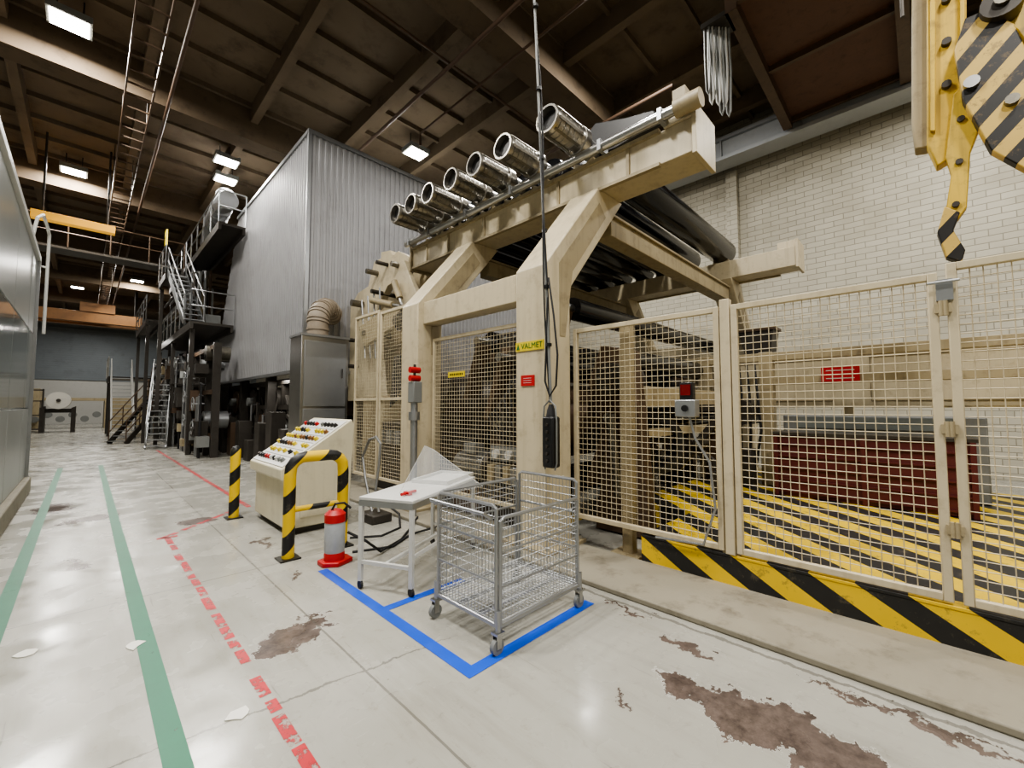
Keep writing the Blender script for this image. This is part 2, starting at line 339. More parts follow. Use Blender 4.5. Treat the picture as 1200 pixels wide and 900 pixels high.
build(MB().box(5.06,2.98,4.25,10.04,3.31,4.28),'flange','beige2',t)
t=thing('tie_girder','beige tie girder joining the two reel stands at the far legs','beam',(7.55,5.7,4.0))
build(MB().box(5.06,5.56,3.98,10.04,5.8,4.25),'girder','beige2',t,bev=.01)
build(MB().box(5.06,5.52,4.25,10.04,5.84,4.28),'flange','beige2',t)
sg=build(MB().box(3.488,2.94,2.23,3.5,3.36,2.335),'name_plate','yellow',fs,label='narrow yellow green name plate')
text('VALMET',.088,faceX(3.486,3.115,2.282),'green',sg)
build(MB().prism([(3.30,2.25),(3.345,2.25),(3.322,2.318)],'x',3.484,3.488),'emblem','green',sg)
sg=build(MB().box(3.488,3.08,1.83,3.5,3.28,1.95),'warning_plate','red',fs,label='small red warning plate')
for z in (1.862,1.888,1.914): build(MB().box(3.4865,3.12,z,3.488,3.24,z+.004),'lettering','white',sg)
gr='black guide rolls resting across the two reel stands'
rl=thing('guide_roll','black guide roll with ribbed steel chuck, nearest of the row on the reel stand','roll',(7.5,3.24,5.2),group=gr)
build(MB().lathe([(.1,0),(.26,.02),(.275,.08),(.275,5.5),(.26,5.56),(.1,5.57)],(4.95,3.24,5.21),(1,0,0),36),'roll_body','roll',rl)
build(MB().cyl((4.72,3.24,5.21),(4.97,3.24,5.21),.13,20),'journal','steel',rl); build(MB().cyl((10.4,3.24,5.21),(10.75,3.24,5.21),.12,20),'journal','steel',rl)
pr=[(.08,.1),(.145,.1),(.15,0),(.175,0),(.182,.012),(.182,.07),(.172,.075),(.172,.085)]; h=.09
while h<.5: pr+=[(.182,h),(.182,h+.075),(.174,h+.08),(.174,h+.09)]; h+=.095
pr+=[(.185,.6),(.2,.61),(.2,.72),(.17,.73),(.15,.8)]
ck=build(MB().lathe(pr,(3.92,3.24,5.21),(1,0,0),30),'chuck','chrome',rl)
for k in range(8):
    a=2*PI*k/8+.2; c=V((3.96,3.24+.184*math.cos(a),5.21+.184*math.sin(a))); build(MB().bar(c,c+V((.5,0,0)),.035,.012,up=(0,math.cos(a),math.sin(a))),'gripper','chuck',ck)
build(MB().cyl((4.0,3.24,5.21),(4.03,3.24,5.21),.14,20),'bore','black',ck)
for i,(y,w) in enumerate(zip(RY[1:],('second','third','fourth','fifth','sixth','seventh and farthest'))):
    dup(rl,(0,y-3.24,0),'black guide roll with steel chuck, %s from the near end of the stand'%w)
# ---------------------------------------------------------------- mesh fence
FX=4.0
def panel(name,label,cat,ya,yb,z0,z1,X=FX,mids=(),fr=.05,step=.06):
    t=thing(name,label,cat,(X,(ya+yb)/2,z0))
    mb=MB()
    for y in (ya,yb-fr): mb.box(X-fr/2,y,z0,X+fr/2,y+fr,z1)
    for z in (z0,z1-fr)+tuple(mids): mb.box(X-fr/2,ya+fr,z,X+fr/2,yb-fr,z+fr)
    build(mb,'frame','beige',t,bev=.005)
    build(MB().wires((X,ya+fr,z0+fr),(0,1,0),(0,0,1),yb-ya-2*fr,z1-z0-2*fr,step,.0033),'wire_mesh','beige',t)
    return t
panel('mesh_fence','beige wire mesh fence panel between the lettered leg and the lamp box','fence',1.29,2.9,.33,2.5)
g1=panel('fence_gate','beige wire mesh gate between the fence posts, left leaf of the pair','gate',-.1,1.19,.33,2.5)
g2=panel('fence_gate','beige wire mesh gate at the right edge, right leaf of the pair','gate',-1.6,-.14,.33,2.55)
for g,y in ((g1,-.11),(g2,-.13)):
    for z in (.75,1.4,2.2): build(MB().cyl((FX-.04,y,z),(FX-.04,y,z+.1),.014,10).box(FX-.045,y-.03,z+.02,FX-.02,y+.03,z+.08),'hinge','beige2',g)
build(MB().box(FX-.05,-.17,2.3,FX-.02,-.09,2.44).cyl((FX-.07,-.05,2.42),(FX-.07,-.2,2.42),.01,8),'latch','galv',g1)
def post(y,w,lb,z0=0):
    t=thing('fence_post',lb,'post',(FX+.06,y,z0))
    build(MB().box(FX-.03,y-w/2,z0,FX+.05,y+w/2,2.56),'post','beige',t,bev=.006)
    build(MB().box(FX-.01,y-.07,z0,FX+.12,y+.07,z0+.012),'foot_plate','beige2',t)
post(1.24,.08,'beige square fence post carrying the left gate beside the lamp box',.31)
post(-1.7,.1,'beige square fence post beyond the right edge gate',.31)
t=thing('fence_post','beige post with foot plate behind the mesh right of the lettered leg','post',(4.15,2.3,0))
build(MB().box(4.1,2.24,.03,4.2,2.36,2.5),'post','beige2',t,bev=.005); build(MB().box(4.02,2.14,.012,4.3,2.46,.04),'foot_plate','beige2',t)
panel('mesh_fence','beige wire mesh fence panel between the two legs of the near reel stand','fence',3.4,5.42,.33,2.65,X=3.78)
panel('mesh_fence','tall wire mesh cage panel left of the far leg','fence',5.95,6.95,.3,3.3,X=3.7,mids=(1.7,))
panel('mesh_fence','tall wire mesh cage panel beside the stainless cabinet','fence',7.0,7.95,.3,3.35,X=3.7,mids=(1.7,))
t=thing('warning_sign','small yellow warning sign on the mesh between the stand legs','sign',(3.74,4.85,2.05))
build(MB().box(3.73,4.6,2.02,3.74,4.98,2.1),'plate','yellow',t)
for k in range(7): build(MB().box(3.727,4.64+k*.045,2.045,3.73,4.665+k*.045,2.075),'lettering','black',t)
t=thing('signal_box','grey switch box with red signal lamp on the mesh fence','switch box',(3.93,1.55,1.45))
build(MB().box(3.86,1.47,1.5,3.97,1.66,1.66),'box','galv',t,bev=.01)
build(MB().cyl((3.855,1.56,1.58),(3.84,1.56,1.58),.03,12),'button','black',t)
build(MB().box(3.88,1.5,1.66,3.96,1.62,1.82),'lamp_housing','black',t,bev=.008)
build(MB().box(3.87,1.515,1.7,3.88,1.605,1.8),'lamp_lens','redlamp',t)
build(MB().tube([(3.93,1.55,1.5),(3.93,1.5,1.3),(3.93,1.38,1.1),(3.93,1.34,.7),(3.93,1.45,.36),(3.93,1.9,.33)],.012),'conduit','galv',t)
# ---------------------------------------------------------------- pendant and cable
t=thing('pendant_control','black pendant control box with side straps hanging in front of the lettered leg','pendant control',(3.22,2.62,1.0))
build(MB().box(3.16,2.55,1.0,3.28,2.69,1.5),'housing','black',t,bev=.02)
for k in range(6): build(MB().cyl((3.16,2.62,1.07+k*.07),(3.14,2.62,1.07+k*.07),.015,10),'button','dark',t)
build(MB().lathe([(.05,0),(.04,.06),(.02,.12)],(3.22,2.62,1.5)),'cable_gland','rubber',t)
for s_ in (-1,1): build(MB().tube([(3.2,2.62,1.66),(3.2,2.62+s_*.07,1.6),(3.2,2.62+s_*.085,1.45),(3.2,2.62+s_*.085,1.05),(3.2,2.62+s_*.06,.98)],.009,6),'strap','grey',t)
t=thing('hanging_cable','grey bundled cable hanging from the ceiling to the pendant control','cable',(3.3,3,1.67))
def wob(s): 
    out=[]
    for k in range(34):
        a=k/33; z=1.63+a*(10.0-1.63); out.append(V((3.22+.2*a+s*.03*math.sin(14*a+s),2.62+.55*a+s*.035*math.sin(11*a+2*s)*(1-a),z)))
    return out
for s_ in (0,1,-1): build(MB().tube(wob(s_),.014 if s_==0 else .009),'strand','rubber' if s_ else 'grey',t)
build(MB().tube([(3.24,2.66,2.9),(3.22,2.58,2.5),(3.2,2.52,2.1),(3.2,2.54,1.8),(3.2,2.62,1.7),(3.2,2.68,1.85),(3.22,2.68,2.2),(3.24,2.67,2.7)],.01,8),'cable_loop','rubber',t)
for z in (2.2,2.8,3.4,4.2,5,6,7): 
    a=(z-1.67)/8.83; build(MB().cyl((3.22+.2*a,2.62+.55*a,z),(3.22+.2*a,2.62+.55*a,z+.03),.03,8),'cable_tie','black',t)
# ---------------------------------------------------------------- control desk
t=thing('control_desk','cream control desk with sloping panel full of buttons, beside the striped hoop','control desk',(2.15,6.3,0))
DY0,DY1=5.62,6.98
build(MB().prism([(1.78,.08),(2.56,.08),(2.62,1.34),(2.58,1.42),(1.7,.82),(1.7,.7),(1.78,.66)],'y',DY0,DY1),'body','cream',t,bev=.012)
build(MB().box(1.84,DY0+.06,0,2.5,DY1-.06,.08),'plinth','dark',t)
e=V((.88,0,.6)).normalized(); nn=V((-e.z,0,e.x)); o0=V((1.7,0,.82))
def dp(a,y,h=0): q=o0+e*a+nn*h; return V((q.x,y,q.z))
mb=MB(); q=[dp(.04,DY0+.04,.0),dp(1.0,DY0+.04,.0),dp(1.0,DY1-.04,.0),dp(.04,DY1-.04,.0)]
mb.add(q+[x+nn*.012 for x in q],[(0,1,2,3),(4,5,6,7),(0,1,5,4),(1,2,6,5),(2,3,7,6),(3,0,4,7)])
pn=build(mb,'panel','white',t)
for r_ in range(6):
    for k in range(11):
        if random.random()<.15: continue
        y=DY0+.14+k*.108; a=.13+r_*.15; m=random.choice(['yellow','orange','yellow','yellow','black']) if r_ in (1,2,3,4) else random.choice(['black','black','grey','red','white'])
        build(MB().lathe([(.034,.0),(.034,.014),(.026,.016),(.026,.04),(.018,.046)],dp(a,y,.012),nn,10),'push_button',m,pn)
for r_ in range(5): build(MB().bar(dp(.205+r_*.15,DY0+.1,.0135),dp(.205+r_*.15,DY1-.1,.0135),.012,.002,up=nn),'label_strip','grey',pn)
build(MB().box(1.93,DY0-.008,.2,2.45,DY0,1.0),'side_cover','cream',t,bev=.004)
build(MB().box(2.0,DY0-.012,.9,2.06,DY0-.008,.94),'side_latch','dark',t)
t=thing('guard_hoop','black and yellow striped guard hoop nearest the white table','bollard',(1.83,4.82,0)); y=4.82
pts=[(1.55,y,0),(1.55,y,.85)]+[(1.55+.15*(1-math.cos(a)),y,.9+.15*math.sin(a)) for a in (R(20),R(45),R(70),R(90))]
pts+=[(2.12-.15*(1-math.cos(a)),y,.9+.15*math.sin(a)) for a in (R(90),R(70),R(45),R(20))]+[(2.12,y,.85),(2.12,y,0)]
build(MB().tube(pts,.06,16),'hoop_tube','hoopst',t)
build(MB().cyl((1.6,y,.5),(2.07,y,.5),.03,12),'cross_bar','hoopst',t)
for x in (1.45,2.02): build(MB().box(x,y-.1,0,x+.2,y+.1,.015),'foot_plate','black',t)
t=thing('guard_post','black and yellow striped post at the far corner of the control desk','bollard',(1.55,7.12,0)); y=7.12
build(MB().lathe([(.065,0),(.065,.95),(.058,.99),(.035,1.02),(.01,1.03)],(1.55,y,0),n=20),'post_tube','hoopst',t); build(MB().box(1.45,y-.1,0,1.65,y+.1,.015),'foot_plate','black',t)
t=thing('cylinder_pump','squat grey cylinder with red cap standing on a red foot','pump',(1.84,4.35,0))
build(MB().prism([(1.70,4.29),(1.82,4.2),(2.0,4.27),(2.0,4.41),(1.88,4.5),(1.70,4.43)],'z',0,.045),'foot','red',t,bev=.01)
build(MB().lathe([(.1,.045),(.1,.1),(.095,.12)],(1.84,4.35,0),n=24),'collar','red',t)
build(MB().lathe([(.095,.12),(.1,.15),(.1,.4),(.09,.44)],(1.84,4.35,0),n=24),'body','duct',t)
build(MB().lathe([(.102,.42),(.102,.5),(.06,.54)],(1.84,4.35,0),n=24),'cap','red',t)
build(MB().tube([(1.8,4.35,.53),(1.84,4.35,.6),(1.92,4.32,.6),(1.98,4.3,.54)],.012),'handle','black',t)
for pts,lb in (([(1.95,4.3,.3),(2.1,4.2,.2),(2.3,4.25,.03),(2.7,4.5,.015),(3.1,4.9,.015),(3.28,5.05,.07)],'black hose running over the floor from the red capped cylinder'),
    ([(2.1,4.5,.012),(2.5,4.35,.012),(2.9,4.6,.012),(3.3,4.5,.062),(3.44,4.2,.065)],'black cable snaking on the floor behind the trolley table'),
    ([(2.3,5.0,.012),(2.6,4.8,.012),(2.95,4.95,.012),(3.2,5.4,.065),(3.4,6.2,.065)],'black cable on the floor in front of the wire mesh cage')):
    build(MB().tube(pts,.014),'hose','rubber',label=lb,cat='hose')
t=thing('hose_stand','pale bent steel hose pipe standing behind the control desk','hose',(2.9,5.5,0))
build(MB().tube([P(436,600,X=2.9)*1.0]+[P(u,v,X=2.9) for u,v in ((428,560),(425,535),(433,515),(441,512),(446,520),(444,545),(440,575),(444,600))],.02),'pipe','galv',t)
q=P(440,600,X=2.9); build(MB().box(q.x-.15,q.y-.2,0,q.x+.15,q.y+.2,q.z),'hose_box','dark',t,bev=.02)
# ---------------------------------------------------------------- table
A=V((1.73,3.6,0)); ang=R(25.6); TL,TW=1.3,.55
t=thing('trolley_table','white metal trolley table beside the wire cart','table',(A.x,A.y,0),ang)
tm=wm(t)
def lbox(mb,x0,y0,z0,x1,y1,z1):
    k=len(mb.v); mb.box(x0,-y1,z0,x1,-y0,z1)
    for i in range(k,len(mb.v)): mb.v[i]=tm@mb.v[i]
    return mb
build(lbox(MB(),0,0,.77,TL,TW,.8),'tabletop','white',t,bev=.006)
mb=MB(); lbox(mb,0,0,.72,TL,.03,.77); lbox(mb,0,TW-.03,.72,TL,TW,.77); lbox(mb,0,.03,.72,.03,TW-.03,.77); lbox(mb,TL-.03,.03,.72,TL,TW-.03,.77)
build(mb,'apron','galv',t)
for x in (0,TL-.035):
    for y in (0,TW-.035):
        lg=build(lbox(MB(),x,y,.07,x+.035,y+.035,.72),'leg','white',t)
        c=tm@V((x+.0175,-(y+.0175),.035)); build(MB().cyl(c-V((.012,0,0)),c+V((.012,0,0)),.035,14),'wheel','rubber',lg)
for x in (0,TL-.03): build(lbox(MB(),x,.03,.22,x+.03,TW-.03,.25),'stretcher','white',t)
build(lbox(MB(),.03,TW/2-.015,.22,TL-.03,TW/2+.015,.25),'stretcher','white',t)
build(lbox(MB(),.03,TW-.03,.3,TL-.03,TW-.01,.33),'stretcher','white',t)
t=thing('shallow_tray','shallow pale tray lying across the right end of the trolley table','tray',(2.6,3.5,.8))
mb=MB(); lbox(mb,.72,.08,.801,1.36,.5,.812); build(mb,'tray_base','white',t)
for a in ((.72,.08,1.36,.1),(.72,.48,1.36,.5),(.72,.1,.74,.48),(1.34,.1,1.36,.48)): build(lbox(MB(),a[0],a[1],.812,a[2],a[3],.84),'rim','white',t)
t=thing('clear_sheet','folded clear plastic wedge standing on the trolley table','plastic sheet',(2.2,3.5,.8))
a1=P(498,522,X=2.3); a2=P(508,527,X=2.42); b=[P(468,578,Z=.803),P(492,586,Z=.803),P(566,570,Z=.86),P(545,560,Z=.86)]
mb=MB().add([a1,b[0],b[1]],[(0,1,2)]).add([a1,b[1],b[2],a2],[(0,1,2,3)]).add([a1,a2,b[3],b[0]],[(0,1,2,3)])
build(mb,'sheet','clear',t)
build(MB().tube([b[0],a1,a2,b[2]],.0025,6),'edge_fold','white',t)
q=P(478,580,Z=.802); build(MB().box(q.x-.02,q.y-.04,.802,q.x+.02,q.y+.04,.83).cyl((q.x-.08,q.y-.02,.82),(q.x+.1,q.y+.03,.82),.014,8),'hand_clamp','red',label='small red clamp on the edge of the trolley table',cat='clamp')
# ---------------------------------------------------------------- wire cart
cx0,cx1,cy0,cy1=1.93,2.83,2.02,2.7; cz0,cz1=.17,.9
t=thing('wire_cart','galvanised wire mesh cart on casters standing in the blue taped corner','cart',((cx0+cx1)/2,(cy0+cy1)/2,0))
mb=MB().tube([(cx0,cy0,cz0),(cx1,cy0,cz0),(cx1,cy1,cz0),(cx0,cy1,cz0)],.017,8,True)
for k in (.33,.66): y=cy0+(cy1-cy0)*k; mb.bar((cx0,y,cz0),(cx1,y,cz0),.025,.02)
for x in (cx0,cx1):
    for y in (cy0,cy1): mb.cyl((x,y,cz0-.03),(x,y,cz0+.1),.02,10)
build(mb,'base_frame','galv',t)
build(MB().wires((cx0,cy0,cz0+.025),(1,0,0),(0,1,0),cx1-cx0,cy1-cy0,.035,.003),'floor_mesh','galv',t)
def side(o,u,lu,z1):
    o=V(o);u=V(u); mb=MB().tube([o,o+V((0,0,z1-cz0)),o+u*.03+V((0,0,z1-cz0+.02)),o+u*(lu-.03)+V((0,0,z1-cz0+.02)),o+u*lu+V((0,0,z1-cz0)),o+u*lu],.013,8)
    for h in (.36,.7): mb.cyl(o+V((0,0,(z1-cz0)*h)),o+u*lu+V((0,0,(z1-cz0)*h)),.008,8)
    fr=build(mb,'side_panel','galv',t)
    build(MB().wires(o+V((0,0,.03)),u,(0,0,1),lu,z1-cz0-.02,.035,.0032,.06),'wire_infill','galv',fr)
side((cx0+.02,cy0,cz0),(1,0,0),cx1-cx0-.04,.84); side((cx0+.02,cy1,cz0),(1,0,0),cx1-cx0-.04,.92)
side((cx0,cy0+.02,cz0),(0,1,0),cy1-cy0-.04,.92); side((cx1,cy0+.02,cz0),(0,1,0),cy1-cy0-.04,.98)
build(MB().tube([(cx0-.03,cy0+.04,.86),(cx0-.09,cy0+.04,.9),(cx0-.09,cy1-.04,.9),(cx0-.03,cy1-.04,.86)],.012),'handle','galv',t)
for x in (cx0,cx1):
    for y in (cy0,cy1):
        cs=build(MB().box(x-.035,y-.03,.125,x+.035,y+.03,.14).box(x-.028,y-.022,.04,x+.012,y-.018,.128).box(x-.028,y+.018,.04,x+.012,y+.022,.128),'caster_fork','steel',t)
        build(MB().cyl((x-.01,y-.016,.05),(x-.01,y+.016,.05),.05,20),'wheel','grey',cs)
# ---------------------------------------------------------------- inside the machine
def drum(name,label,y,z,r,m,x0=4.7,x1=10.3):
    t=thing(name,label,'drum',(7.5,y,0))
    build(MB().lathe([(r*.3,0),(r*.96,.02),(r,.06),(r,x1-x0-.06),(r*.96,x1-x0-.02),(r*.3,x1-x0)],(x0,y,z),(1,0,0),40),'drum_body',m,t)
    build(MB().cyl((x0-.4,y,z),(x1+.3,y,z),r*.18,20),'shaft','steel',t)
    for x in (x0-.25,x1+.1): build(MB().box(x-.08,y-.25,0,x+.08,y+.25,z+.2),'bearing_stand','brown',t,bev=.01); build(MB().cyl((x-.12,y,z+.0),(x+.1,y,z+.0),.24,20),'bearing','dark',t)
    for k in range(8):
        a=k*PI/4; build(MB().bar((x0-.03,y+.1*math.cos(a),z+.1*math.sin(a)),(x0-.03,y+r*.85*math.cos(a),z+r*.85*math.sin(a)),.05,.04,up=(1,0,0)),'spoke','dark',t)
drum('reel_drum','large dark brown reel drum behind the mesh between the legs',4.5,1.35,.62,'brown')
drum('reel_drum','large dark reel drum behind the far leg of the reel stand',6.5,1.6,.6,'dark')
for x_,y_,z_,r_,lb in ((4.5,4.9,2.62,.17,'dark horizontal roll high between the stand legs behind the mesh'),(4.4,3.75,2.15,.2,'dark roll just above the brown reel drum'),(4.5,5.4,1.0,.16,'low dark roll behind the grey motor'),(4.6,3.5,.6,.2,'low dark roll right behind the lettered leg'),(4.5,3.3,2.9,.15,'upper dark roll right behind the lettered leg'),(4.4,4.3,2.3,.14,'thin worn roll above the reel drum beside the yellow sign'),(5.0,2.9,1.45,.2,'dark roll behind the post right of the lettered leg'),(5.1,3.0,2.25,.16,'dark roll above the swing arm right of the lettered leg')):
    t=thing('support_roll',lb,'roll',(7.5,y_,z_))
    build(MB().cyl((x_,y_,z_),(10.4,y_,z_),r_,24),'roll_body','roll' if r_>.14 else 'chuck',t); build(MB().cyl((x_-.3,y_,z_),(x_,y_,z_),.06,14),'journal','steel',t)
    build(MB().bar((x_-.12,y_,z_),(x_-.12,y_+.35,max(.3,z_-.9)),.1,.22,up=(1,0,0)),'arm','brown',t)
t=thing('side_plate','dark brown machine side plate with bolts above the reel drum behind the mesh','machine plate',(4.55,4.3,0))
build(MB().prism([(3.5,2.75),(5.35,2.75),(5.35,2.2),(5.1,2.0),(3.9,2.0),(3.5,2.2)],'x',4.56,4.62),'plate','dark',t,bev=.01)
for y in (3.5,5.3): build(MB().box(4.55,y-.06,0.0,4.65,y+.06,2.75),'post','dark',t,bev=.01)
for k in range(9): build(MB().cyl((4.53,3.6+.2*k,2.66),(4.56,3.6+.2*k,2.66),.025,6),'bolt','galv',t)
for k in range(4): build(MB().box(4.5,3.65+.4*k,2.3,4.56,3.85+.4*k,2.5),'cover','brown',t,bev=.006)
t=thing('hose_bundle','bundle of black hydraulic hoses behind the mesh between the legs','hose',(4.2,4.2,.3))
for k in range(8):
    o=V((4.05+.03*k,3.75+.14*k,0)); build(MB().tube([o+V((.3,.1,2.4-.12*k)),o+V((0,.05,2.0-.1*k)),o+V((-.08,-.1,1.5)),o+V((0,-.2-.03*k,1.0)),o+V((.05,0,.5)),o+V((.2,.1,.02))],.02),'hose',('rubber','dark','rubber')[k%3],t)
t=thing('valve_bank','grey valve blocks and gauges low behind the mesh between the legs','valve',(4.1,3.9,0))
build(MB().box(3.95,3.6,0,4.2,4.35,.55),'stand','dark',t)
for k in range(5): build(MB().box(3.92,3.62+k*.15,.57,4.1,3.73+k*.15,.8),'valve','galv' if k%2 else 'beige2',t,bev=.008)
for k in range(3): build(MB().cyl((3.94,3.7+k*.25,.95),(3.99,3.7+k*.25,.95),.06,18),'gauge','white',t)
build(MB().box(4.0,3.6,.85,4.03,4.35,1.05),'gauge_plate','grey',t)
for x_,yy,lb in ((4.72,2.6,'brown swing arm frame behind the mesh right of the lettered leg'),(6.4,3.4,'second brown swing arm plate deeper behind the mesh'),(8.2,3.4,'third brown swing arm plate deepest behind the mesh')):
    t=thing('swing_arm',lb,'machine arm',(x_,yy,0))
    build(MB().prism([(yy-.25,.02),(yy+.5,.02),(yy+.35,1.2),(yy+.6,1.9),(yy+.4,2.4),(yy-.05,2.3),(yy-.15,1.4)],'x',x_,x_+.2),'arm_plate','brown',t,bev=.01)
    build(MB().cyl((x_-.15,yy+.2,1.95),(x_+.45,yy+.2,1.95),.2,24),'pivot','dark',t)
    build(MB().cyl((x_-.1,yy+.1,.5),(x_-.1,yy+.2,1.5),.06,12),'cylinder','chuck',t)
    for k in range(5):
        a=k*PI*2/5; build(MB().cyl((x_-.18,yy+.2+.13*math.cos(a),1.95+.13*math.sin(a)),(x_-.15,yy+.2+.13*math.cos(a),1.95+.13*math.sin(a)),.02,6),'bolt','steel',t)
t=thing('cross_girder','brownish beige cross girder running through the swing arm frames','beam',(7,2.6,1.6))
build(MB().box(4.92,2.45,1.6,9.04,2.7,1.85),'girder','beige2',t,bev=.01); build(MB().box(4.92,2.5,1.2,9.04,2.62,1.3),'lower_rail','beige2',t)
t=thing('side_frame','dull beige machine side frame with dark drives between signal box and guard','machine frame',(8.0,1.2,.3))
for y in (-1.25,1.75,2.75): build(MB().box(7.9,y,.302,8.1,y+.2,2.5),'upright','beige2',t,bev=.01)
for z in (1.95,2.35): build(MB().box(7.93,-4,z,8.07,3.2,z+.14),'rail','beige2',t,bev=.008)
for k,y in enumerate((2.0,2.35,-1.9)):
    build(MB().box(7.55,y,.302,7.88,y+.3,.9+.3*k),'drive_box',('dark','brown','dark')[k],t,bev=.02)
build(MB().cyl((7.6,2.2,1.5),(9.0,2.2,1.5),.22,20),'drive_shaft','dark',t)
for k in range(5): build(MB().tube([(7.86,2.0+.12*k,2.3),(7.8,1.95+.12*k,1.8),(7.75,1.9+.15*k,1.2),(7.8,2.0+.1*k,.6)],.02),'hose','rubber',t)
t=thing('black_wheel','large black wheel with spokes behind the fence near the signal box','wheel',(5.5,2.3,0))
wc=P(764,520,X=5.6); wr=.42; mb=MB()
mb.lathe([(wr-.1,-.12),(wr,-.12),(wr,.12),(wr-.1,.12),(wr-.1,-.12)],wc,(.75,.66,0),36); 
build(mb,'rim','black',t); q=V((.66,-.75,0)).normalized()
for k in range(6):
    a=k*PI/3+.3; build(MB().bar(wc,wc+(q*math.cos(a)+V((0,0,1))*math.sin(a))*(wr-.06),.05,.05,up=(.75,.66,0)),'spoke','dark',t)
build(MB().bar((wc.x+.1,wc.y+.1,wc.z),(wc.x+.2,wc.y+.2,0.3),.12,.2,up=(1,0,0)),'bracket','dark',t)
t=thing('lever_linkage','dark crossed lever arms behind the fence below the signal lamp','machine arm',(6.5,1.6,.3))
for a,b in (((775,488),(846,552)),((850,480),(795,548)),((800,478),(852,478))):
    p=P(a[0],a[1],X=6.4);q=P(b[0],b[1],X=6.4); build(MB().bar(p,q,.1,.09,up=(1,0,0)),'lever','dark',t)
p=P(822,518,X=6.4); build(MB().cyl(p-V((.12,0,0)),p+V((.12,0,0)),.08,14),'pivot','chuck',t); p=P(846,552,X=6.4); build(MB().box(6.3,p.y-.12,0.302,6.5,p.y+.1,max(.4,p.z)),'pedestal','dark',t,bev=.01)
# rear guard
t=thing('machine_guard','long beige machine guard with a red sign behind the striped platform','machine guard',(9.1,.5,.3))
build(MB().box(9.05,-5,1.58,9.2,4.6,2.55),'panel','beige',t,bev=.03)
for y in (-4.9,-2,.9,2.8): build(MB().box(9.06,y-.06,.302,9.18,y+.06,1.58),'support','beige2',t)
for y in (-3.6,-1.3,1.1): build(MB().tube([(9.04,y,1.7),(9.04,y+1.9,1.7),(9.04,y+1.9,2.42),(9.04,y,2.42)],.014,6,True),'door_edge','beige2',t)
p=P(962,430,X=7.9);q=P(1008,446,X=7.9)
sg=build(MB().box(7.89,min(p.y,q.y),q.z,7.925,max(p.y,q.y),p.z),'warning_sign','red',t,label='red sign with white lettering')
for k in range(3): build(MB().box(7.886,min(p.y,q.y)+.06,q.z+.04+k*.06,7.89,max(p.y,q.y)-.06,q.z+.052+k*.06),'lettering','white',sg)
t=thing('ribbed_cabinet','low maroon ribbed cabinet standing on the striped platform','cabinet',(7.4,.55,.3))
build(MB().box(7.2,-.42,.305,7.6,1.6,1.18),'body','maroon',t,bev=.01)
for k in range(5): build(MB().box(7.17,-.42,.36+k*.17,7.2,1.6,.38+k*.17),'rib','maroon',t)
for y in (-.42,.56,1.55): build(MB().box(7.16,y,.305,7.2,y+.05,1.18),'upright','maroon',t)
build(MB().box(7.16,-.44,1.18,7.6,1.63,1.22),'top','dark',t)
t=thing('grey_unit','pale grey unit with dark window under the beige machine guard','cabinet',(8.4,.7,.3))
build(MB().box(8.3,-.6,.305,8.8,1.7,1.45),'body','grey',t,bev=.02); build(MB().box(8.28,-.3,1.25,8.3,1.5,1.42),'window','pane',t)
t=thing('electric_motor','grey finned electric motor behind the mesh near the far leg','motor',(4.25,4.9,0))
build(MB().box(3.95,4.55,0,4.35,5.15,.5),'bed','brown',t,bev=.01)
mb=MB().cyl((4.15,4.5,.72),(4.15,5.15,.72),.19,20)
for k in range(16):
    a=k*PI/8; mb.bar((4.15+.2*math.cos(a),4.55,.72+.2*math.sin(a)),(4.15+.2*math.cos(a),5.05,.72+.2*math.sin(a)),.015,.05,up=(math.cos(a),0,math.sin(a)))
build(mb,'casing','galv',t); build(MB().cyl((4.15,4.4,.72),(4.15,4.5,.72),.21,20),'fan_cover','dark',t)
build(MB().box(4.0,4.7,.9,4.2,4.95,1.05),'terminal_box','grey',t,bev=.01)
t=thing('brown_hopper','dark tapered hopper in front of the far reel stand leg','hopper',(10.8,2.7,2.3))
build(MB().prism([(2.3,3.3),(3.0,3.3),(2.75,2.2),(2.45,2.2)],'x',10.6,11.1),'body','dark',t); build(MB().box(10.55,2.25,3.3,11.1,3.05,3.36),'rim','brown',t)
t=thing('pipe_stand','galvanised pipe with red valves in front of the far stand leg','pipe',(3.3,5.2,0.05))
build(MB().cyl((3.3,5.2,.05),(3.3,5.2,1.65),.05,14).cyl((3.3,5.2,1.4),(3.3,5.2,1.52),.08,14),'pipe','galv',t); build(MB().box(3.24,5.12,1.65,3.38,5.28,1.95),'box','grey',t,bev=.01)
for z in (2.0,2.12): build(MB().cyl((3.22,5.2,z),(3.38,5.2,z),.045,12),'valve','red',t)
build(MB().cyl((3.3,5.2,1.95),(3.3,5.2,2.2),.02,8),'stem','dark',t)
